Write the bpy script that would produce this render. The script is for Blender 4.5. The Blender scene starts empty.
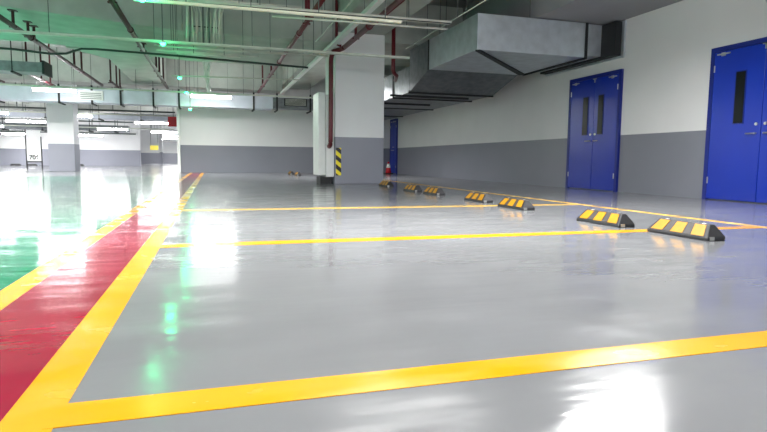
import bpy, math, random
from mathutils import Vector, Matrix
random.seed(7)
SC = bpy.context.scene
COL = SC.collection
H = 0.55                      # camera height
W = 7.42                      # right wall
SLAB = 4.2

# ------------------------------------------------------------------ materials
def srgb(r, g, b):
    f = lambda c: (c/255/12.92) if c/255 <= .04045 else ((c/255+.055)/1.055)**2.4
    return (f(r), f(g), f(b), 1)

def mat(name, col, rough=.6, metal=0, noise=.0, nscale=6, bump=0, bscale=60, stretch=(1, 1, 1), spec=.5, emit=None, estr=0):
    m = bpy.data.materials.new(name); m.use_nodes = True
    nt = m.node_tree; b = nt.nodes['Principled BSDF']
    b.inputs['Base Color'].default_value = col
    b.inputs['Roughness'].default_value = rough
    b.inputs['Metallic'].default_value = metal
    b.inputs['Specular IOR Level'].default_value = spec
    if emit:
        b.inputs['Emission Color'].default_value = emit
        b.inputs['Emission Strength'].default_value = estr
    tc = nt.nodes.new('ShaderNodeTexCoord'); mp = nt.nodes.new('ShaderNodeMapping')
    mp.inputs['Scale'].default_value = stretch
    nt.links.new(tc.outputs['Object'], mp.inputs['Vector'])
    if noise:
        n = nt.nodes.new('ShaderNodeTexNoise'); n.inputs['Scale'].default_value = nscale; n.inputs['Detail'].default_value = 5
        nt.links.new(mp.outputs[0], n.inputs['Vector'])
        mr = nt.nodes.new('ShaderNodeMapRange'); mr.inputs['From Min'].default_value = .3; mr.inputs['From Max'].default_value = .7
        mr.inputs['To Min'].default_value = 1-noise; mr.inputs['To Max'].default_value = 1+noise*.5
        nt.links.new(n.outputs['Fac'], mr.inputs['Value'])
        mx = nt.nodes.new('ShaderNodeVectorMath'); mx.operation = 'SCALE'
        mx.inputs[0].default_value = col[:3]
        nt.links.new(mr.outputs[0], mx.inputs['Scale'])
        nt.links.new(mx.outputs[0], b.inputs['Base Color'])
    if bump:
        n2 = nt.nodes.new('ShaderNodeTexNoise'); n2.inputs['Scale'].default_value = bscale; n2.inputs['Detail'].default_value = 3
        nt.links.new(mp.outputs[0], n2.inputs['Vector'])
        bp = nt.nodes.new('ShaderNodeBump'); bp.inputs['Strength'].default_value = bump; bp.inputs['Distance'].default_value = .01
        nt.links.new(n2.outputs['Fac'], bp.inputs['Height'])
        nt.links.new(bp.outputs[0], b.inputs['Normal'])
    return m

def epoxy(name, col, rough=.14, var=.06):
    """glossy self-levelled floor paint: slow waves and fine scuffs"""
    m = bpy.data.materials.new(name); m.use_nodes = True
    nt = m.node_tree; N = nt.nodes; L = nt.links; b = N['Principled BSDF']
    b.inputs['Specular IOR Level'].default_value = .6
    g = N.new('ShaderNodeNewGeometry')
    def noise(scale, detail, st=(1, 1, 1)):
        mp = N.new('ShaderNodeMapping'); mp.inputs['Scale'].default_value = st
        L.new(g.outputs['Position'], mp.inputs['Vector'])
        n = N.new('ShaderNodeTexNoise'); n.inputs['Scale'].default_value = scale; n.inputs['Detail'].default_value = detail
        L.new(mp.outputs[0], n.inputs['Vector']); return n
    n1 = noise(1.3, 6)
    mr = N.new('ShaderNodeMapRange'); mr.inputs['From Min'].default_value = .3; mr.inputs['From Max'].default_value = .7
    mr.inputs['To Min'].default_value = 1-var; mr.inputs['To Max'].default_value = 1+var
    L.new(n1.outputs['Fac'], mr.inputs['Value'])
    sc = N.new('ShaderNodeVectorMath'); sc.operation = 'SCALE'; sc.inputs[0].default_value = col[:3]
    L.new(mr.outputs[0], sc.inputs['Scale']); L.new(sc.outputs[0], b.inputs['Base Color'])
    n2 = noise(2.2, 5, (1, 2.2, 1))
    m2 = N.new('ShaderNodeMapRange'); m2.inputs['From Min'].default_value = .35; m2.inputs['From Max'].default_value = .7
    m2.inputs['To Min'].default_value = rough*.6; m2.inputs['To Max'].default_value = rough*1.6
    L.new(n2.outputs['Fac'], m2.inputs['Value']); L.new(m2.outputs[0], b.inputs['Roughness'])
    n3 = noise(1.5, 3, (.6, 2.8, 1)); n4 = noise(26, 3)
    ad = N.new('ShaderNodeMath'); ad.operation = 'MULTIPLY_ADD'; ad.inputs[1].default_value = .05
    L.new(n4.outputs['Fac'], ad.inputs[0]); L.new(n3.outputs['Fac'], ad.inputs[2])
    bp = N.new('ShaderNodeBump'); bp.inputs['Strength'].default_value = .36; bp.inputs['Distance'].default_value = .012
    L.new(ad.outputs[0], bp.inputs['Height']); L.new(bp.outputs[0], b.inputs['Normal'])
    return m

def banded(name, top, low, zsplit, rough=.55, rlow=.35):
    """wall paint: grey dado below zsplit, white above"""
    m = bpy.data.materials.new(name); m.use_nodes = True
    nt = m.node_tree; N = nt.nodes; L = nt.links; b = N['Principled BSDF']
    g = N.new('ShaderNodeNewGeometry'); s = N.new('ShaderNodeSeparateXYZ'); L.new(g.outputs['Position'], s.inputs[0])
    c = N.new('ShaderNodeMath'); c.operation = 'GREATER_THAN'; c.inputs[1].default_value = zsplit; L.new(s.outputs['Z'], c.inputs[0])
    mx = N.new('ShaderNodeMix'); mx.data_type = 'RGBA'; mx.inputs['A'].default_value = low; mx.inputs['B'].default_value = top
    L.new(c.outputs[0], mx.inputs['Factor'])
    n = N.new('ShaderNodeTexNoise'); n.inputs['Scale'].default_value = 1.1; n.inputs['Detail'].default_value = 5
    L.new(g.outputs['Position'], n.inputs['Vector'])
    mr = N.new('ShaderNodeMapRange'); mr.inputs['To Min'].default_value = .90; mr.inputs['To Max'].default_value = 1.06
    L.new(n.outputs['Fac'], mr.inputs['Value'])
    sc = N.new('ShaderNodeVectorMath'); sc.operation = 'SCALE'
    L.new(mx.outputs['Result'], sc.inputs[0]); L.new(mr.outputs[0], sc.inputs['Scale']); L.new(sc.outputs[0], b.inputs['Base Color'])
    r = N.new('ShaderNodeMapRange'); r.inputs['To Min'].default_value = rlow; r.inputs['To Max'].default_value = rough
    L.new(c.outputs[0], r.inputs['Value']); L.new(r.outputs[0], b.inputs['Roughness'])
    return m

def hazard(name):
    m = bpy.data.materials.new(name); m.use_nodes = True
    nt = m.node_tree; N = nt.nodes; L = nt.links; b = N['Principled BSDF']; b.inputs['Roughness'].default_value = .4
    g = N.new('ShaderNodeNewGeometry'); s = N.new('ShaderNodeSeparateXYZ'); L.new(g.outputs['Position'], s.inputs[0])
    a = N.new('ShaderNodeMath'); a.operation = 'MULTIPLY_ADD'; a.inputs[1].default_value = .8
    L.new(s.outputs['X'], a.inputs[0]); L.new(s.outputs['Z'], a.inputs[2])
    mu = N.new('ShaderNodeMath'); mu.operation = 'DIVIDE'; mu.inputs[1].default_value = .21; L.new(a.outputs[0], mu.inputs[0])
    fr = N.new('ShaderNodeMath'); fr.operation = 'FRACT'; L.new(mu.outputs[0], fr.inputs[0])
    gt = N.new('ShaderNodeMath'); gt.operation = 'GREATER_THAN'; gt.inputs[1].default_value = .5; L.new(fr.outputs[0], gt.inputs[0])
    mx = N.new('ShaderNodeMix'); mx.data_type = 'RGBA'; mx.inputs['A'].default_value = srgb(20, 18, 20); mx.inputs['B'].default_value = srgb(250, 228, 30)
    L.new(gt.outputs[0], mx.inputs['Factor']); L.new(mx.outputs['Result'], b.inputs['Base Color'])
    return m

M = dict(
    grey_floor=epoxy('grey_epoxy', srgb(124, 125, 128)),
    green=epoxy('green_epoxy', srgb(0, 126, 88), .12, .1),
    red=epoxy('red_epoxy', srgb(148, 8, 50), .14, .16),
    yellow=epoxy('yellow_paint', srgb(230, 160, 8), .2, .04),
    yellow_pale=epoxy('pale_yellow_paint', srgb(232, 186, 84), .2, .06),  # paler yellow for the farther lines
    joint=mat('joint', srgb(95, 105, 105), .5, noise=.2),
    wall=banded('wall_paint', srgb(220, 220, 220), srgb(122, 124, 134), 1.076),
    column=banded('column_paint', srgb(242, 242, 243), srgb(146, 148, 160), 1.076),
    concrete=mat('concrete_soffit', srgb(148, 152, 148), .9, noise=.18, nscale=1.5, bump=.15, bscale=30),
    edge=mat('edge_beam_concrete', srgb(150, 150, 154), .9, noise=.1, nscale=1),
    beam=mat('concrete_beam', srgb(182, 186, 180), .85, noise=.16, nscale=2.2, bump=.15, bscale=30),
    galv=mat('galvanised_steel', srgb(205, 212, 218), .4, .7, noise=.14, nscale=5, bump=.06, bscale=3),
    galv_dull=mat('galvanised_dull', srgb(128, 133, 137), .5, .7, noise=.25, nscale=7),
    white_duct=mat('duct_pale', srgb(205, 210, 222), .5, .2, noise=.1, nscale=3),
    black=mat('black_rubber_flange', srgb(24, 25, 28), .6, noise=.2),
    bracket=mat('dark_bracket', srgb(38, 40, 42), .6, .3, noise=.2),
    rod=mat('rod_steel', srgb(120, 124, 122), .5, .7, noise=.2),
    redpipe=mat('red_pipe_paint', srgb(102, 13, 27), .4, noise=.15, nscale=8),
    redpipe_dark=mat('dark_red_pipe_paint', srgb(62, 10, 20), .45, noise=.15, nscale=8),
    conduit=mat('pale_conduit', srgb(208, 212, 200), .45, .1, noise=.15, nscale=5),
    trunk=mat('cream_trunking', srgb(245, 243, 220), .4, noise=.06),
    cable=mat('dark_cable', srgb(48, 62, 58), .6, noise=.2),
    white=mat('white_powdercoat', srgb(238, 238, 236), .4, noise=.04),
    blue=mat('blue_door_paint', srgb(0, 42, 160), .28, noise=.1, nscale=2, stretch=(1, 1, .3)),
    bluedk=mat('blue_frame_paint', srgb(0, 26, 120), .4, noise=.1),
    glass=mat('dark_vision_glass', srgb(9, 12, 14), .3, noise=.2, spec=.25),
    steel=mat('brushed_steel', srgb(205, 205, 200), .3, .9, noise=.1),
    rubber=mat('black_rubber', srgb(34, 34, 38), .55, noise=.25, nscale=30, bump=.2, bscale=200),
    rubber2=mat('worn_rubber', srgb(62, 58, 58), .6, noise=.25, nscale=30, bump=.2, bscale=200),
    reflect=mat('yellow_reflective', srgb(178, 126, 4), .5, noise=.1, nscale=30),
    hazard=hazard('hazard_stripe'),
    orange=mat('cone_red', srgb(196, 26, 40), .5, noise=.05),
    tube=mat('lit_tube', srgb(255, 255, 255), .5, noise=.01, emit=(1, 1, 1, 1), estr=45),
    led=mat('green_led', srgb(20, 255, 120), .4, noise=.01, emit=(.02, 1, .35, 1), estr=30),
    signglow=mat('sign_white_glow', srgb(245, 245, 245), .4, noise=.02, emit=(1, 1, 1, 1), estr=.15),  # white board given a faint glow of its own, not a lamp
    text=mat('sign_text', srgb(8, 8, 10), .5, noise=.05),
    redsign=mat('red_box_paint', srgb(190, 20, 30), .4, noise=.05),
    yelsign=mat('yellow_sign_paint', srgb(250, 230, 90), .4, noise=.05),
)

# ------------------------------------------------------------------ mesh helpers
class MB:
    def __init__(s): s.v = []; s.f = []
    def add(s, vs, fs):
        o = len(s.v); s.v += [tuple(v) for v in vs]; s.f += [tuple(i+o for i in f) for f in fs]; return s
    def box(s, x0, x1, y0, y1, z0, z1):
        v = [(x, y, z) for z in (z0, z1) for y in (y0, y1) for x in (x0, x1)]
        return s.add(v, [(0, 2, 3, 1), (4, 5, 7, 6), (0, 1, 5, 4), (2, 6, 7, 3), (0, 4, 6, 2), (1, 3, 7, 5)])
    def hexa(s, b, t):      # 4 bottom pts, 4 top pts, same winding (ccw from above)
        return s.add(list(b)+list(t), [(3, 2, 1, 0), (4, 5, 6, 7), (0, 1, 5, 4), (1, 2, 6, 5), (2, 3, 7, 6), (3, 0, 4, 7)])
    def tube(s, pts, r, n=8):
        pts = [Vector(p) for p in pts]; rings = []
        for i, p in enumerate(pts):
            d = (pts[min(i+1, len(pts)-1)]-pts[max(i-1, 0)]).normalized()
            a = Vector((0, 0, 1)) if abs(d.z) < .9 else Vector((1, 0, 0))
            u = d.cross(a).normalized(); w = d.cross(u)
            rings.append([p+u*(math.cos(2*math.pi*k/n)*r)+w*(math.sin(2*math.pi*k/n)*r) for k in range(n)])
        v = [q for rg in rings for q in rg]; f = []
        for i in range(len(rings)-1):
            for k in range(n):
                f.append((i*n+k, i*n+(k+1) % n, (i+1)*n+(k+1) % n, (i+1)*n+k))
        f.append(tuple(range(n))[::-1]); f.append(tuple((len(rings)-1)*n+k for k in range(n)))
        return s.add(v, f)
    def lathe(s, prof, n=20, c=(0, 0, 0)):
        v = []; f = []
        for (r, z) in prof:
            for k in range(n): v.append((c[0]+r*math.cos(2*math.pi*k/n), c[1]+r*math.sin(2*math.pi*k/n), c[2]+z))
        for i in range(len(prof)-1):
            for k in range(n): f.append((i*n+k, i*n+(k+1) % n, (i+1)*n+(k+1) % n, (i+1)*n+k))
        f.append(tuple(range(n))[::-1]); f.append(tuple((len(prof)-1)*n+k for k in range(n)))
        return s.add(v, f)
    def build(s, name, m, parent=None, bevel=0, smooth=False):
        import bmesh
        me = bpy.data.meshes.new(name); me.from_pydata(s.v, [], s.f)
        bm = bmesh.new(); bm.from_mesh(me); bmesh.ops.recalc_face_normals(bm, faces=bm.faces); bm.to_mesh(me); bm.free()
        me.materials.append(M[m])
        if smooth:
            for p in me.polygons: p.use_smooth = len(p.vertices) == 4
        o = bpy.data.objects.new(name, me); COL.objects.link(o)
        if parent: o.parent = parent
        if bevel:
            b = o.modifiers.new('bevel', 'BEVEL'); b.width = bevel; b.segments = 2; b.limit_method = 'ANGLE'
        return o

def empty(name, loc=(0, 0, 0), label=None, cat=None, group=None, kind=None):
    o = bpy.data.objects.new(name, None); COL.objects.link(o); o.location = loc; o.empty_display_size = .1
    return tag(o, label, cat, group, kind)
def tag(o, label=None, cat=None, group=None, kind=None):
    if label: o['label'] = label
    if cat: o['category'] = cat
    if group: o['group'] = group
    if kind: o['kind'] = kind
    return o
def copy_tree(o, parent=None):
    c = o.copy(); COL.objects.link(c)
    if parent: c.parent = parent
    for ch in [x for x in bpy.data.objects if x.parent == o]: copy_tree(ch, c)
    return c
def struct(name, mb, m, label, cat, **k): return tag(mb.build(name, m, **k), label, cat, kind='structure')

# ------------------------------------------------------------------ floor and its painted markings
XA, XB, XC, XD = -.844, -.737, -.432, -.321
floor = struct('floor', MB().box(-30, W+.2, -7, 62, -.2, 0), 'grey_floor', 'glossy light grey epoxy floor of the parking bays', 'floor')
def paint(name, m, rects, z, label):
    mb = MB()
    for (x0, x1, y0, y1) in rects: mb.box(x0, x1, y0, y1, -.002, z)
    o = mb.build(name, m, floor); o['label'] = label; return o
paint('green_lane', 'green', [(-10, XA, -7, 18)], .0010, 'glossy green painted driving lane')
paint('red_strip', 'red', [(XB, XC, -7, 22.9)], .0012, 'crimson painted walkway strip between the two yellow lane lines')
paint('lane_line', 'yellow', [(XA, XB, -7, 22.9)], .0014, 'yellow line between the green lane and the red strip')
paint('lane_line', 'yellow', [(XC, XD, -7, 22.9)], .0014, 'yellow line between the red strip and the grey bays')
for y0, y1, z, lab in ((1.237, 1.357, .0018, 'yellow bay line nearest the camera'), (3.66, 3.80, .0018, 'yellow bay line second from the camera'),
                 (6.22, 6.37, .0018, 'yellow bay line third from the camera')):
    paint('bay_line', 'yellow_pale' if y0 > 6 else 'yellow', [(XD-.02, 4.60, y0, y1)], z, lab)
paint('bay_line', 'yellow_pale', [(4.58, 4.69, -7, 23.0)], .0016, 'yellow line running behind the wheel stops along the right wall')
paint('expansion_joint', 'joint', [(-13, -2.5, 23.5, 23.75)], .004, 'thin dark joint across the far green floor')
paint('red_strip', 'red', [(-1.6, -.2, 23.0, 23.2)], .0012, 'short red strip at the foot of the far wall')

# ------------------------------------------------------------------ room shell
struct('ceiling', MB().box(-30, W+.2, -7, 62, SLAB, SLAB+.3), 'concrete', 'bare grey concrete ceiling slab', 'ceiling')
struct('wall_right', MB().box(W, W+.2, -7, 23.6, 0, SLAB), 'wall', 'long white right wall with a grey painted lower band', 'wall')
struct('wall_back', MB().box(-1.22, W, 23.35, 23.6, 0, SLAB), 'wall', 'white wall with grey band closing the bays behind the column', 'wall')
struct('wall_far', MB().box(-30, -4.75, 42, 42.3, 0, SLAB), 'column', 'bright far wall with grey band across the left hall', 'wall')
struct('wall_end', MB().box(-16, 8, 61.5, 61.8, 0, SLAB), 'column', 'pale end wall in the gap beyond the left hall', 'wall')
struct('wall_left', MB().box(-30.2, -30, -7, 62, 0, SLAB), 'column', 'white wall on the far left of the hall', 'wall')
struct('trim_1', MB().box(-1.30, -1.19, 23.28, 23.62, 0, 2.75), 'white', 'white corner guard at the left end of the back wall', 'trim', bevel=.01)

def col(x0, x1, y0, y1, top, label, m='column'):
    return struct('concrete_column', MB().box(x0, x1, y0, y1, 0, top), m, label, 'column', bevel=.012)
col(2.69, 3.85, 12.64, 13.80, 3.42, 'large square white column with grey base, centre of the photo')
col(-6.15, -5.22, 24.9, 25.8, 4.2, 'white column with grey base standing in the far left hall')
col(-4.35, -4.1, 52, 52.3, 4.2, 'slim pale column in the gap left of the back wall')

# concrete beams
mb = MB(); zb = lambda x: 3.32 if x < -4 else max(3.09, 3.32-.066*(x+4))
for a, b in ((-30, -4), (-4, -.52), (-.52, 2.65)):
    mb.hexa([(a, 12.2, zb(a)), (b, 12.2, zb(b)), (b, 15.8, zb(b)), (a, 15.8, zb(a))], [(a, 12.2, SLAB), (b, 12.2, SLAB), (b, 15.8, SLAB), (a, 15.8, SLAB)])
struct('ceiling_beam', mb, 'beam', 'deep wide concrete beam crossing the upper left of the ceiling', 'beam', bevel=.02)
struct('ceiling_beam', MB().box(2.65, 3.85, -7, 23.35, 3.42, SLAB), 'beam', 'concrete beam running lengthwise over the central column', 'beam', bevel=.02)
struct('ceiling_beam', MB().box(3.85, W, 12.66, 15.6, 3.26, SLAB), 'beam', 'concrete cross beam between the central column and right wall', 'beam')
struct('ceiling_beam', MB().box(5.78, W, -7, 12.6, 3.21, SLAB), 'edge', 'concrete edge beam along the right wall above the duct', 'beam')
pl = [(-3.4, 15.8), (-1.45, 15.8), (-1.55, 17.0), (-1.55, 22.3), (-2.65, 22.3), (-2.65, 17.2)]
mb = MB().add([(x, y, 3.24) for x, y in pl]+[(x, y, SLAB) for x, y in pl], [tuple(range(6))[::-1], tuple(range(6, 12))]+[(k, (k+1) % 6, 6+(k+1) % 6, 6+k) for k in range(6)])
struct('ceiling_beam', mb, 'beam', 'lengthwise beam with flared end behind the wide left cross beam', 'beam')
struct('ceiling_beam', MB().box(-30, 2.65, 22.35, 23.34, 3.2, SLAB), 'beam', 'far cross beam above the back wall and pale duct', 'beam')
struct('ceiling_beam', MB().box(-30, -1.3, 33, 34, 3.0, SLAB), 'beam', 'distant cross beam over the far left hall', 'beam')
struct('ceiling_beam', MB().box(-9.8, -8.9, 23.4, 42, 3.2, SLAB), 'beam', 'distant lengthwise beam over the far left hall', 'beam')

# ------------------------------------------------------------------ blue doors on the right wall
def door(idx, y0, y1, top, split, panes, label):
    """y0 < y1 along the wall; panes (ya,yb,z0,z1); leaves face -X"""
    r = empty('door_%d' % idx, (W, (y0+y1)/2, 0), label, 'door', kind='structure')
    my = (y0+y1)/2
    P = lambda mb: MB().add([(v[0]-W, v[1]-my, v[2]) for v in mb.v], mb.f)
    fr = MB(); fr.box(W-.05, W-.001, y0-.04, y0+.03, 0, top+.02).box(W-.05, W-.001, y1-.03, y1+.04, 0, top+.02).box(W-.05, W-.001, y0+.03, y1-.03, top-.05, top+.02)
    P(fr).build('door_frame', 'bluedk', r)
    tr = 0 and MB().box(W-.012, W-.001, y0-.065, y0-.04, 0, top+.04).box(W-.012, W-.001, y1+.04, y1+.065, 0, top+.04).box(W-.012, W-.001, y0-.065, y1+.065, top+.02, top+.045)
    for k, (a, b) in enumerate(((y0+.03, split-.004), (split+.004, y1-.03))):
        lf = P(MB().box(W-.045, W-.002, a, b, .015, top-.055)).build('door_leaf', 'blue', r, bevel=.004)
        for (pa, pb, z0, z1) in panes:
            if a < (pa+pb)/2 < b:
                P(MB().box(W-.052, W-.046, pa-.015, pb+.015, z0-.015, z1+.015)).build('pane_trim', 'bluedk', lf)
                P(MB().box(W-.056, W-.053, pa, pb, z0, z1)).build('window_pane', 'glass', lf)
        # lever handle and lock plate near the meeting stile
        hy = split-.07 if k == 0 else split+.07; s = -1 if k == 0 else 1
        hd = MB().tube([(W-.046, hy, .99), (W-.085, hy, .99)], .012).tube([(W-.085, hy, .99), (W-.09, hy+s*.13, .99)], .010)
        P(hd).build('handle', 'steel', lf)
        P(MB().tube([(W-.045, hy, 1.12), (W-.062, hy, 1.12)], .022, 12)).build('lock', 'steel', lf)
        # pivot closer plates at the head
        cy = a+.16 if k == 0 else b-.16
        cl = MB().box(W-.062, W-.046, cy-.11, cy+.11, top-.105, top-.085).box(W-.068, W-.046, cy-.03, cy+.03, top-.125, top-.075)
        P(cl).build('closer_plate', 'steel', lf)
        hh = a+.012 if k == 0 else b-.012
        for hz in (.25, top-.35):
            P(MB().tube([(W-.052, hh, hz), (W-.052, hh, hz+.1)], .009)).build('hinge', 'steel', lf)
    P(MB().box(W-.064, W-.046, split-.05, split+.05, top-.075, top-.06).box(W-.064, W-.046, split-.01, split+.01, top-.14, top-.06)).build('catch', 'steel', r)
    return r
door(1, 8.98, 10.50, 2.29, 9.70, [(9.88, 10.04, 1.12, 1.88), (9.41, 9.56, 1.12, 1.88)], 'blue double steel door with two narrow panes, fully in view')
door(2, 5.18, 6.92, 2.29, 6.05, [(6.34, 6.49, 1.15, 1.89), (5.61, 5.76, 1.15, 1.89)], 'large blue double door cut by the right edge of the photo')
door(3, 22.4, 23.25, 2.28, 22.8, [], 'distant blue door at the far end of the right wall')

# ------------------------------------------------------------------ rubber wheel stops
def stop_proto():
    """length along Y (0.66 m), sloping face towards -X"""
    L, hgt, w0, w1 = .585, .112, .0, .165
    r = empty('wheel_stop')
    e = .05   # slant of the ends
    b = [(w0, 0, 0), (w1, 0, 0), (w1, L, 0), (w0, L, 0)]
    mid = [(w0, 0, .022), (w1, 0, .03), (w1, L, .03), (w0, L, .022)]
    t = [(.07, e, hgt), (.115, e, hgt), (.115, L-e, hgt), (.07, L-e, hgt)]
    v = b+mid+t; f = [(3, 2, 1, 0), (8, 9, 10, 11)]
    for k in range(4):
        n = (k+1) % 4
        f += [(k, n, 4+n, 4+k), (4+k, 4+n, 8+n, 8+k)]
    MB().add(v, f).build('rubber_body', 'rubber', r, bevel=.006)
    # panels on the sloping front face: point(u along Y, s up the slope)
    def P(u, s, off):
        ya, yb = 0+e*s, L-e*s
        return (w0+.07*s-off, ya+(yb-ya)*u, .022+(hgt-.022)*s+off)
    def patch(name, u0, u1, s0, s1, th, m):
        q = [(u0, s0), (u1, s0), (u1, s1), (u0, s1)]
        lo = [P(u, s, -.002) for u, s in q]; hi = [P(u, s, th) for u, s in q]
        MB().hexa(lo, hi).build(name, m, r)
    for u0, u1 in ((.06, .26), (.40, .60), (.74, .94)): patch('reflective_stripe', u0, u1, .1, .93, .003, 'reflect')
    for u0, u1 in ((.27, .39), (.61, .73)): patch('worn_patch', u0, u1, .1, .93, .0015, 'rubber2')
    for y in (.12, .47): MB().lathe([(.016, 0), (.016, .006), (.008, .009)], 12, (.093, y, hgt-.004)).build('bolt', 'steel', r)
    MB().box(.02, .06, -.004, .012, .004, .03).build('end_tab', 'steel', r)
    return r
proto = stop_proto()
stops = [(3.36, 3.10, 'nearest and largest black and yellow wheel stop, in front of the large door'),
         (3.30, 3.94, 'second black and yellow wheel stop from the camera, just beyond the bay line'),
         (3.36, 5.60, 'third wheel stop from the camera, in line with the first blue door'),
         (3.44, 6.74, 'fourth wheel stop from the camera, left of its close neighbour'),
         (3.44, 8.38, 'fifth wheel stop from the camera, right-hand one of a distant pair'),
         (3.42, 9.36, 'sixth wheel stop from the camera, left-hand one of a distant pair'),
         (3.48, 11.2, 'small wheel stop close to the right foot of the central column')]
for i, (x, y, lab) in enumerate(stops):
    o = proto if i == 0 else copy_tree(proto)
    o.location = (x, y, .0); tag(o, lab, 'wheel stop', 'wheel stops along the parking bays')
for x, y, lab in ((3.15, 20.6, 'tiny wheel stop in shadow left of the white box beside the column'), (3.1, 22.0, 'farthest tiny wheel stop against the back wall'),):
    o = copy_tree(proto); o.location = (x-.35, y-1, 0); tag(o, lab, 'wheel stop', 'wheel stops along the parking bays')
for x, lab in ((-12.2, 'dark wheel stop at far left under the hall wall'), (-11.3, 'dark wheel stop right of its neighbour at the far left hall wall'),
               (-9.6, 'dark wheel stop below the white numbered board'), (-8.6, 'dark wheel stop left of the far white column')):
    o = copy_tree(proto); o.rotation_euler = (0, 0, math.radians(-90)); o.location = (x, 40.8, 0); tag(o, lab, 'wheel stop', 'wheel stops in the far left hall')

# ------------------------------------------------------------------ things around the column
o = MB().box(2.705, 2.825, 12.622, 12.6385, .2, .83).build('hazard_plate', 'hazard', bevel=.002)
tag(o, 'yellow and black striped warning plate on the central column', 'warning plate')
r = empty('white_casing', (2.5, 12.72, 0), 'tall white casing on the left side of the central column behind the red pipe', 'casing')
MB().box(-.18, -.015, .02, .72, .2, 2.08).build('side_panel', 'white', r, bevel=.01)
MB().box(-.01, .185, 0, .72, .16, 2.03).build('front_panel', 'white', r, bevel=.015)
MB().box(-.12, .14, .1, .6, 0, .16).build('shade_block', 'black', r)  # black block stands in for the shadow under the casing
r = empty('traffic_cone', (7.02, 22.35, 0), 'red traffic cone with a white band beside the distant blue door', 'traffic cone')
MB().box(-.17, .17, -.17, .17, 0, .03).build('base', 'black', r, bevel=.01)
MB().lathe([(.12, .03), (.095, .17), (.045, .46), (.03, .5)], 20).build('cone_body', 'orange', r, smooth=True)
MB().lathe([(.086, .25), (.054, .42)], 20).build('white_band', 'white', r, smooth=True)

# ------------------------------------------------------------------ red sprinkler pipes
def elbow(a, c, b, n=6):
    a, c, b = map(Vector, (a, c, b)); return [tuple((1-t)**2*a+2*t*(1-t)*c+t*t*b) for t in [i/n for i in range(n+1)]]
def hanger(parent, x, y, z, name='hanger', m='redpipe', r=.028, top=SLAB, clamp=.07):
    mb = MB().tube([(x, y, z), (x, y, top)], r, 8)
    mb.box(x-clamp, x+clamp, y-.025, y+.025, z-.055, z-.03)
    mb.box(x-.07, x+.07, y-.07, y+.07, top-.02, top)
    return mb.build(name, m, parent)
def beam_z(x, y):
    if 12.2 <= y <= 15.8 and x < 2.69: return zb(x)
    if 2.65 < x < 3.85: return 3.42
    if -2.7 < x < -1.55 and 15.8 <= y <= 22: return 3.24
    return SLAB
def sprinkler(x, y0, y1, z, rad, label, ys, joints=(), extra=None, m='redpipe'):
    r = empty('sprinkler_pipe', (0, 0, 0), label, 'pipe', 'red sprinkler pipes under the ceiling')
    pts = [(x, y0, z), (x, y1, z)] if not extra else [(x, y0, z)]+extra
    MB().tube(pts, rad, 12).build('pipe', m, r, smooth=True)
    for y in ys: hanger(r, x, y, z+rad*.5, top=beam_z(x, y), m=m)
    for y in joints: MB().tube([(x, y-.06, z), (x, y+.06, z)], rad*1.25, 12).build('coupling', m, r, smooth=True)
    return r
sprinkler(2.80, 4.5, 12.3, 3.0, .052, 'thick red pipe running to the central column and down its left side', (6.2, 11.2), (6.9, 10.2),
          extra=[(2.80, 12.15, 3.0)]+elbow((2.8, 12.15, 3.0), (2.8, 12.5, 3.0), (2.60, 12.52, 2.95))+elbow((2.6, 12.52, 2.9), (2.57, 12.52, 2.85), (2.565, 12.52, 2.75))+[(2.56, 12.52, 1.0)]+elbow((2.56, 12.52, 1.0), (2.56, 12.52, .86), (2.56, 12.7, .86)))
sprinkler(1.66, 4.5, 21.3, 3.0, .045, 'red pipe crossing high between the cable bundle and the white tray', (10.05, 10.3, 16.6, 19.5), (11.2, 14.6))
sprinkler(-1.46, 4.5, 21.3, 3.0, .048, 'red pipe descending towards the green lamps, right of the green-tinted beam', (9.6, 9.95, 13.6, 14.1, 17.2, 18.2, 19.6), (8.8, 12.0), m='redpipe_dark')
sprinkler(-3.54, 4.5, 21.3, 3.0, .048, 'dark red pipe at the upper left of the photo', (12.4, 13.3, 13.7, 17.3, 18.2), (13.5,), m='redpipe_dark')
for (x, y0, y1, z, lab) in ((-6.4, 17.5, 21.2, 2.95, 'short dark branch pipe at the far left of the ceiling'), (-4.95, 18.2, 21.2, 2.9, 'short dark branch pipe left of the dark red pipe'),
                       (-2.9, 18.8, 21.2, 2.85, 'short dark branch pipe right of the dark red pipe')):
    r = empty('sprinkler_pipe', (0, 0, 0), lab, 'pipe', 'red sprinkler pipes under the ceiling')
    MB().tube([(x, y0, z), (x, y1, z)], .035, 8).build('pipe', 'redpipe_dark', r)
    for y in (y0+.1, (y0+y1)/2, y1-.5): hanger(r, x, y, z, r=.025, m='redpipe_dark')
r = empty('sprinkler_riser', (0, 0, 0), 'thin red riser dropping from the ceiling onto the thick red pipe at the column', 'pipe')
MB().tube([(2.60, 12.1, 4.2), (2.60, 12.1, 3.02), (2.7, 12.1, 3.0)], .032, 8).build('pipe', 'redpipe', r)
# drop beside the duct
r = empty('sprinkler_pipe', (0, 0, 0), 'short vertical red pipe between the column and the steel duct', 'pipe', 'red sprinkler pipes under the ceiling')
MB().tube([(3.95, 12.3, 4.19), (3.95, 12.3, 2.62)]+elbow((3.95, 12.3, 2.62), (3.95, 12.3, 2.5), (4.1, 12.5, 2.5))+[(4.3, 13.2, 2.5)], .045, 10).build('pipe', 'redpipe', r, smooth=True)
MB().box(3.88, 4.02, 12.23, 12.37, 4.17, 4.2).build('flange', 'redpipe', r)

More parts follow.
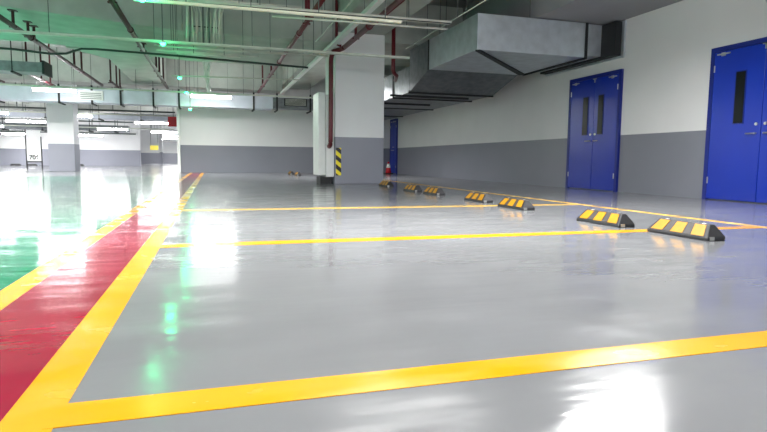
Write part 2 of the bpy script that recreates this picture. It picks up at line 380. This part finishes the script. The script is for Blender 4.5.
# ------------------------------------------------------------------ conduits and trunking
def run(name, pts, rad, m, label, cat, rods=(), rodr=.007, parts=None, square=None):
    r = empty(name, (0, 0, 0), label, cat)
    if square:
        (x0, y0, z0), (x1, y1, z1) = pts[0], pts[-1]; w, hh = square
        if abs(x1-x0) > abs(y1-y0): MB().box(x0, x1, y0-w/2, y0+w/2, z0-hh/2, z0+hh/2).build('body', m, r)
        else: MB().box(x0-w/2, x0+w/2, y0, y1, z0-hh/2, z0+hh/2).build('body', m, r)
    else: MB().tube(pts, rad, 8).build('body', m, r, smooth=True)
    for (x, y, z) in rods:
        MB().tube([(x, y, z), (x, y, beam_z(x, y))], rodr, 6).build('hanger_rod', 'rod', r)
    return r
run('cable_trunking', [(-.95, 8.2, 2.62), (2.75, 7.9, 2.62)], 0, 'trunk', 'bright cream cable trunking crossing the top of the photo', 'trunking', [(-.3, 8.2, 2.62), (.55, 8.2, 2.62), (1.5, 8.2, 2.62), (2.5, 8.2, 2.62)], square=(.05, .035))
for k, (y, z, x0, x1) in enumerate(((8.42, 2.72, -.4, 3.62), (8.55, 2.74, -.1, 3.66), (8.68, 2.76, .3, 3.70), (8.8, 2.70, .9, 3.72), (9.6, 3.05, -.9, 1.45), (9.75, 3.07, -.9, 1.45))):
    lab = ['front', 'second', 'third', 'rearmost'][k]+' slim conduit in the bundle behind the cream trunking' if k < 4 else ['lower', 'upper'][k-4]+' slim conduit of the pair crossing above the vertical cable bundle'
    run('conduit', [(x0, y, z), (x1, y-.1, z)], .018, 'conduit' if k != 1 else 'cable', lab, 'conduit', [(x0+.8, y-.02, z), (x1-.7, y-.08, z)])
run('cable_tray', [(-3.9, 10.95, 2.62), (3.85, 10.95, 2.62)], 0, 'conduit', 'pale cable tray crossing in front of the column top from the left edge', 'cable tray',
    [(-2.6, 10.95, 2.62), (-.95, 10.95, 2.62), (.75, 10.95, 2.62), (1.9, 10.95, 2.62)], square=(.1, .04))
for k, (y, z, x0, x1) in enumerate(((11.15, 2.58, -.9, 1.4), (11.3, 2.53, -.95, .9), (11.5, 2.66, -1.0, 2.3), (11.25, 2.49, -.6, .55))):
    run('conduit', [(x0, y, z), (x1, y, z)], .016, 'conduit', ['first', 'second', 'third', 'lowest'][k]+' slim pale conduit slung under the tray near the green lamp', 'conduit', [(x0+.3, y, z), (x1-.3, y, z)])
pts = [(-4.2, 11.6, 2.46), (-3.3, 11.6, 2.44), (-2.75, 11.6, 2.40), (-2.5, 11.6, 2.42), (-2.25, 11.6, 2.52), (-2.0, 11.6, 2.53), (-.6, 11.6, 2.50), (.6, 11.6, 2.46), (1.9, 11.6, 2.42)]
run('power_cable', pts, .02, 'cable', 'dark sagging cable just below the pale tray', 'cable', [(-3.9, 11.6, 2.46), (-.6, 11.6, 2.5), (1.8, 11.6, 2.43)])
run('cable_tray', [(2.50, 4.5, 3.0), (2.50, 21.3, 3.0)], 0, 'white', 'long pale tray running lengthwise left of the thick red pipe', 'cable tray', [(2.5, 6.0, 3), (2.5, 9.4, 3), (2.5, 12.0, 3), (2.5, 16.2, 3), (2.5, 19.5, 3)], square=(.10, .07))
run('conduit', [(2.15, 6.5, 3.05), (2.15, 12.1, 3.05)], .012, 'conduit', 'thin lengthwise conduit left of the long pale tray', 'conduit', [(2.15, 7.6, 3.05), (2.15, 11.4, 3.05)])
run('conduit', [(4.05, 7.6, 3.02), (4.15, 12.0, 3.02)], .009, 'conduit', 'thin wire conduit sloping past the left side of the steel duct', 'conduit', [(4.07, 9.1, 3.02), (4.1, 10.6, 3.02)])
run('cable_tray', [(-8.5, 18.9, 2.62), (3.4, 18.9, 2.62)], 0, 'conduit', 'far thin tray crossing above the pale duct', 'cable tray',
    [(-6.8, 18.9, 2.6), (-5.2, 18.9, 2.6), (-3.9, 18.9, 2.6), (-2.2, 18.9, 2.6), (-.4, 18.9, 2.6), (1.0, 18.9, 2.6)], square=(.1, .035))
run('conduit', [(-1.0, 16.0, 2.72), (2.4, 16.0, 2.78)], .014, 'conduit', 'thin conduit crossing right from a green lamp above the far lit tube', 'conduit', [(-.9, 16.0, 2.72), (2.2, 16.0, 2.78)])
for k, (y, z, x0, x1) in enumerate(((26.0, 2.52, -8.5, -1.5), (28.0, 2.5, -12, -1.5), (33.0, 2.45, -14, -1.7), (36.5, 2.3, -15, -2.2), (41.2, 2.15, -16, -4.9))):
    run('conduit', [(x0, y, z), (x1, y, z)], .035, 'conduit' if k % 2 else 'cable', ['nearest', 'second', 'third', 'fourth', 'farthest'][k]+' long pipe crossing the far left hall under its ceiling', 'conduit',
        [(x0+(x1-x0)*t, y, z) for t in (.15, .4, .65, .9)], rodr=.02)
# vertical cable bundle and white drops
r = empty('cable_bundle', (0, 0, 0), 'dense bundle of vertical conduits dropping to the pale tray', 'cable bundle')
for k in range(14):
    x = -.38+k*.045+random.uniform(-.015, .015); y = 11.05+random.uniform(-.06, .12); j = random.uniform(-.16, .16)
    MB().tube([(x+j*1.6, y, SLAB if y < 12.2 else 3.1), (x+j, y, 3.6), (x, y, 3.2), (x+random.uniform(-.02, .02), y, 2.66)], random.choice((.013, .018, .024)), 6).build('conduit', random.choice(('conduit', 'conduit', 'conduit', 'rod')), r, smooth=True)
for z in (2.98,): MB().box(-.30, .16, 11.2, 11.22, z, z+.015).build('bracket', 'bracket', r)
r = empty('cable_drop', (0, 0, 0), 'pair of tangled white cables hanging down to the far lit tube', 'cable')
for k in range(5):
    x = -.28+k*.07
    p = [(x+.3*(-1)**k*.35, 19.7, SLAB)]
    for i in range(1, 8):
        t = i/8; p.append((-.10+(x+.10)*(1-t)*1.5*.7+.03*math.sin(i*2.1+k*1.7), 19.7+.03*math.cos(i*1.9+k), SLAB-(SLAB-2.74)*t))
    p.append((-.10+.02*k, 19.75, 2.74)); MB().tube(p, .036, 6).build('cable', 'white', r, smooth=True)

# ------------------------------------------------------------------ ducts
def duct(label): return empty('air_duct', (0, 0, 0), label, 'air duct')
r = duct('large galvanised steel air duct beside the right wall, turning the corner')
X0, X1, Y0, YM, Z0, Z1 = 4.58, 6.80, 9.35, 11.72, 2.55, 3.19
MB().box(X0, X1+.04, Y0, YM, Z0, Z1).build('elbow_section', 'galv', r, bevel=.006)
MB().box(X1+.08, 7.24, Y0+.05, 11.5, Z0+.05, Z1).build('neck_section', 'galv', r)
MB().box(X1+.04, X1+.08, Y0-.03, 11.6, Z0-.03, Z1).build('flange', 'black', r)
MB().box(7.24, 7.38, 9.0, 11.5, 2.56, 3.185).build('flexible_collar', 'black', r)
MB().box(7.38, W-.002, 8.93, 11.5, 2.52, 3.19).build('wall_flange', 'galv', r)
# mitred seam across the bottom, and corner seam
d = .05
MB().hexa([(X0-.02, Y0+d-.02, Z0-.025), (X0+d, Y0-.02, Z0-.025), (X1+d, 11.56-d, Z0-.025), (X1-d, 11.56+d, Z0-.025)],
          [(X0-.02, Y0+d-.02, Z0), (X0+d, Y0-.02, Z0), (X1+d, 11.56-d, Z0), (X1-d, 11.56+d, Z0)]).build('mitre_seam', 'black', r)
MB().box(X0-.015, X0+.0, YM-.02, YM+.02, Z0-.01, Z1).build('side_seam', 'black', r)
MB().hexa([(X0, YM, Z0), (X1, YM, Z0), (X1, 12.95, 2.2), (X0, 12.95, 2.2)], [(X0, YM, Z1), (X1, YM, Z1), (X1, 12.95, Z1), (X0, 12.95, Z1)]).build('sloped_section', 'galv_dull', r)
MB().box(X0, X1, 12.97, 22.2, 2.2, 2.82).build('long_section', 'galv_dull', r)
for y in (14.2, 17.0, 20.0): MB().box(X0-.03, X1+.03, y-.03, y+.03, 2.17, 2.85).build('flange', 'black', r)
MB().box(X0-.02, X1+.02, 12.93, 12.98, 2.17, 2.24).build('flange', 'bracket', r)
for y, z, xx in ((13.3, 2.12, 6.3), (15.2, 2.12, 6.0)):
    MB().box(4.2, xx, y-.03, y+.03, z, z+.05).build('support_bar', 'bracket', r)
    MB().tube([(4.3, y, z), (4.3, y, 3.26 if y < 15.6 else SLAB)], .008, 6).build('hanger_rod', 'rod', r)
for x, y in ((4.75, 10.2), (5.72, 9.5), (5.05, 11.9), (4.7, 11.4)):
    MB().tube([(x, y, Z1-.02), (x, y, SLAB)], .009, 6).build('hanger_rod', 'rod', r)

r = duct('long pale duct crossing the hall in front of the back wall')
MB().box(-14, 2.2, 21.5, 22.2, 2.42, 2.88).build('long_section', 'white_duct', r, bevel=.01)
MB().box(2.2, 4.25, 21.55, 22.1, 2.46, 2.86).build('end_section', 'galv_dull', r)
for x in (-13, -10, -6.75, -4.9, -3.9, -3.0, -1.95, -1.1, 1.5, 2.35, 3.6):
    MB().box(x-.03, x+.03, 21.45, 21.48, 2.38, 3.0).box(x-.03, x+.03, 21.45, 22.25, 2.36, 2.40).build('bracket', 'bracket', r)
    MB().tube([(x, 21.47, 2.9), (x, 21.47, SLAB)], .01, 6).build('hanger_rod', 'rod', r)
g = MB().box(2.62, 3.48, 21.50, 21.545, 2.56, 2.84).build('grille', 'bracket', r)
for k in range(6): MB().box(2.66, 3.44, 21.485, 21.498, 2.59+k*.042, 2.605+k*.042).build('slat', 'conduit', g)
g = MB().box(-4.3, -3.55, 21.44, 21.49, 2.5, 2.82).build('grille', 'white', r)
for k in range(4): MB().box(-4.25, -3.6, 21.43, 21.438, 2.54+k*.06, 2.56+k*.06).build('slat', 'rod', g)
r = duct('second pale duct farther back across the left hall')
MB().box(-22, -1.6, 29.0, 30.0, 2.36, 2.62).build('long_section', 'white_duct', r)
for x in (-16, -13, -10.3, -7.2, -5.0, -3.2):
    MB().box(x-.04, x+.04, 28.96, 30.04, 2.30, 2.36).build('support_bar', 'bracket', r)
    MB().tube([(x, 28.97, 2.3), (x, 28.97, SLAB)], .015, 6).build('hanger_rod', 'rod', r)
r = duct('third small duct deep in the left hall above the far wall')
MB().box(-24, -4.9, 37.5, 38.3, 2.15, 2.5).build('long_section', 'galv_dull', r)
for x in (-14, -11.5, -9.5, -7, -5.6):
    MB().box(x-.06, x+.06, 37.45, 38.35, 2.08, 2.15).build('support_bar', 'bracket', r)
    MB().tube([(x, 37.46, 2.1), (x, 37.46, SLAB)], .02, 6).build('hanger_rod', 'bracket', r)
# dark service duct at the upper left edge
r = duct('dark square service duct end at the upper left edge')
MB().box(-6.9, -3.95, 15.85, 16.5, 2.62, 2.86).build('long_section', 'galv_dull', r)
MB().box(-3.95, -3.90, 15.8, 16.55, 2.58, 2.9).build('flange', 'bracket', r)
for x in (-6.3, -4.6):
    MB().tube([(x, 15.84, 2.6), (x, 15.84, SLAB)], .012, 6).build('hanger_rod', 'bracket', r)
    MB().box(x-.03, x+.03, 15.82, 16.5, 2.58, 2.62).build('support_bar', 'bracket', r)

# ------------------------------------------------------------------ green indicator lamps
def led(x, y, z, label, r_=.045, top=None):
    r = empty('indicator_lamp', (x, y, z), label, 'indicator lamp', 'green indicator lamps over the lane edge')
    MB().tube([(0, 0, .03), (0, 0, (top or beam_z(x, y))-z)], .01, 6).build('stem', 'rod', r)
    MB().lathe([(.02, .03), (.05, .025), (.05, 0), (.03, -.005)], 12).build('housing', 'white', r)
    L = bpy.data.lights.new('lamp_glow', 'POINT'); L.energy = 7; L.color = (0, 1, .3); L.shadow_soft_size = .06
    lo = bpy.data.objects.new('lamp_glow', L); COL.objects.link(lo); lo.parent = r; lo.location = (0, 0, -.12)
    MB().lathe([(.01, -.045), (r_*.8, -.03), (r_, -.005), (.02, .002)], 12).build('lens', 'led', r, smooth=True)
for a in ((-.83, 8.05, 2.6, 'green indicator lamp nearest the camera at the top of the photo'), (-.79, 10.7, 2.55, 'green indicator lamp on the pale tray by the dark red pipe'),
          (-.76, 15.4, 2.6, 'green indicator lamp at the start of the thin conduit'), (-.73, 18.5, 2.58, 'green indicator lamp on the far tray above the lit tube'),
          (-.72, 21.2, 2.3, 'lowest green indicator lamp, just under the pale duct')): led(*a)
led(-9.2, 24.5, 2.3, 'faint green indicator lamp at the far left')

# ------------------------------------------------------------------ light fixtures
def fixture(x, y, z, length, power, label, along='x', tubew=.04, top=None, up=.12):
    r = empty('light_fixture', (x, y, z), label, 'light fixture', 'ceiling tube lights')
    if along == 'y': r.rotation_euler = (0, 0, math.pi/2)
    a = length/2
    MB().box(-a, a, -.06, .06, 0, .05).build('housing', 'white', r, bevel=.008)
    MB().tube([(-a+.03, 0, -.03), (a-.03, 0, -.03)], tubew, 10).build('tube', 'tube', r, smooth=True)
    for s in (-.8, .8):
        tp = top if top else min(beam_z(x+s*a, y), SLAB)
        MB().tube([(s*a, 0, .05), (s*a, 0, tp-z)], .006, 6).build('hanger_rod', 'rod', r)
    L = bpy.data.lights.new('tube_glow', 'AREA'); L.shape = 'RECTANGLE'; L.size = length; L.size_y = .1; L.energy = power
    L.color = (1, .99, .97); L.spread = math.radians(175)
    lo = bpy.data.objects.new('tube_glow', L); COL.objects.link(lo); lo.parent = r; lo.location = (0, 0, -.07)
    L2 = bpy.data.lights.new('tube_uplight', 'AREA'); L2.shape = 'RECTANGLE'; L2.size = length; L2.size_y = .12; L2.energy = power*up
    l2 = bpy.data.objects.new('tube_uplight', L2); COL.objects.link(l2); l2.parent = r; l2.location = (0, 0, .06); l2.rotation_euler = (math.pi, 0, 0)
    return r
P = 45
fixture(0, 20.1, 2.68, 1.35, 650, 'bright lit tube left of the white tray end, in front of the back wall', tubew=.06, up=.06)
fixture(-4.7, 20.1, 2.68, 1.25, 700, 'bright lit tube at left in front of the pale duct', tubew=.06, up=.06)
fixture(4.55, 5.35, 2.7, 1.2, 120, 'overhead tube light in front of the steel duct')
fixture(1.6, 4.4, 2.7, 1.2, 280, 'unseen fill light added above the near bays')  # added out of view to brighten the column front
fixture(-2.4, 4.4, 2.7, 1.2, 190, 'unseen fill light added above the near lane')  # added fill from the lane side, also for the column
fixture(4.6, .8, 2.7, 1.2, P, 'unseen fill light added above and right of the camera')  # extra fill added overhead, right of the camera
fixture(.8, .8, 2.7, 1.2, P, 'unseen fill light added straight above the camera')  # extra fill added overhead, not a known lamp
fixture(-3.4, .8, 2.7, 1.2, P, 'unseen fill light added above and left of the camera')  # extra fill added overhead, left of the camera
fixture(-6.5, 9.5, 2.7, 1.2, 300, 'unseen fill light added outside the left edge, near')  # side fill added out of view on the left
fixture(-7.2, 15.0, 2.55, 1.2, 900, 'unseen fill light added outside the left edge, farther back', up=.05, top=zb(-7.2))  # strong unseen fill to brighten the hall column and far floor
fixture(-8.6, 20.3, 2.68, 1.4, 700, 'unseen fill light added outside the left edge, before the hall column', up=.05)  # added out of view to light the hall column's front face
fixture(3.82, 16.8, 2.7, .8, 170, 'unseen fill light added behind the central column', up=.01, top=3.42)  # added out of sight to brighten the back and right walls
n = 0
for (x, y, z, l, pw) in ((-8.6, 31.2, 2.3, 1.7, 300), (-5.6, 27, 2.35, 1.4, 260), (-8.6, 26.5, 2.35, 1.4, 260), (-12, 27, 2.35, 1.4, 220), (-2.9, 31.5, 2.4, 1.8, 260), (-5.4, 35.2, 2.2, 1.6, 260),
                     (-2.6, 38.5, 2.25, 2.2, 260), (-11.5, 35.0, 2.2, 1.6, 260), (-7.6, 39.8, 2.0, 1.8, 260), (-11.5, 40.2, 2.0, 1.8, 260), (-2.8, 46, 2.3, 1.6, 500), (-3.6, 55, 2.4, 1.6, 2600), (-14.5, 33, 2.3, 1.6, 220)):
    n += 1
    fixture(x, y, z, l, pw*2.2, ['long lit tube left of the white hall column', 'lit tube right of the white hall column', 'lit tube just above the white hall column', 'lit tube beyond the left edge of the hall',
        'lit tube beside the red box near the back wall corner', 'lit tube above the middle of the far wall', 'lit tube at the right end of the far wall', 'lit tube above the white numbered board',
        'lit tube low over the far wall', 'lit tube low over the far wall at left', 'lit tube in the gap beyond the far wall', 'deepest lit tube in the gap beyond the far wall', 'lit tube in the far left corner of the hall'][n-1], tubew=.06, up=.05)

# ------------------------------------------------------------------ small things in the far hall
r = empty('number_board', (-8.0, 30, 0), 'tall white board with small dark number standing in the far hall', 'board')
MB().box(-.29, .29, 0, .05, .36, 1.78).build('panel', 'signglow', r)
MB().box(-.34, -.29, 0, .06, 0, 1.82).box(.29, .33, 0, .06, 0, 1.5).box(-.29, .29, 0, .06, .30, .36).build('frame', 'bracket', r)
cu = bpy.data.curves.new('number', 'FONT'); cu.body = '706'; cu.size = .27; cu.offset = .008; cu.align_x = 'CENTER'; cu.extrude = .004; cu.materials.append(M['text'])
tmp = bpy.data.objects.new('number_text', cu); COL.objects.link(tmp)
dg = bpy.context.evaluated_depsgraph_get(); me = bpy.data.meshes.new_from_object(tmp.evaluated_get(dg)); bpy.data.objects.remove(tmp)
me.materials.clear(); me.materials.append(M['text'])
to = bpy.data.objects.new('number', me); COL.objects.link(to); to.parent = r; to.location = (0, -.012, .44); to.rotation_euler = (math.pi/2, 0, 0)
for k, x in enumerate((-7.45, -7.25)):
    tag(MB().tube([(x, 30.6, 0), (x, 30.6, 4.2)], .035, 8).build('drain_pipe', 'rod'), ['left', 'right'][k]+' one of two thin grey pipes beside the white numbered board', 'pipe')
r = empty('hose_box', (-1.62, 26.5, 1.95), 'red box by the upper left corner of the back wall', 'box')
MB().box(-.22, .22, 0, .2, 0, .42).build('case', 'redsign', r, bevel=.01)
MB().tube([(0, .1, .42), (0, .1, SLAB-1.95)], .02, 6).build('hanger_rod', 'rod', r)
r = empty('hanging_sign', (-4.4, 48, 1.2), 'small yellow sign hanging in the gap beyond the far wall', 'sign')
MB().box(-.3, .3, 0, .05, 0, .35).build('panel', 'yelsign', r)
for s in (-.25, .25): MB().tube([(s, .02, .35), (s, .02, SLAB-1.2)], .015, 6).build('hanger_rod', 'rod', r)

# ------------------------------------------------------------------ world, camera, colour
w = bpy.data.worlds.new('world'); SC.world = w; w.use_nodes = True
w.node_tree.nodes['Background'].inputs[0].default_value = (.85, .9, 1, 1); w.node_tree.nodes['Background'].inputs[1].default_value = 1.6

cd = bpy.data.cameras.new('camera'); co = bpy.data.objects.new('camera', cd); COL.objects.link(co)
f = 559.07; cd.sensor_fit = 'HORIZONTAL'; cd.sensor_width = 36; cd.lens = f*36/767
cd.clip_start = .05; cd.clip_end = 200
F = Vector((.29071228, .95170592, -.0987026)); R = Vector((.95662316, -.29114606, .01030036)); U = Vector((.01893396, .09741563, .99506367))
m = Matrix((( R.x, U.x, -F.x, 0), (R.y, U.y, -F.y, 0), (R.z, U.z, -F.z, H), (0, 0, 0, 1)))
co.matrix_world = m
SC.camera = co
SC.view_settings.view_transform = 'Standard'
SC.view_settings.look = 'None'
SC.view_settings.exposure = .12
SC.view_settings.gamma = 1.0
SC.cycles.use_denoising = True
SC.cycles.max_bounces = 8
SC.cycles.diffuse_bounces = 4
SC.cycles.sample_clamp_indirect = 6
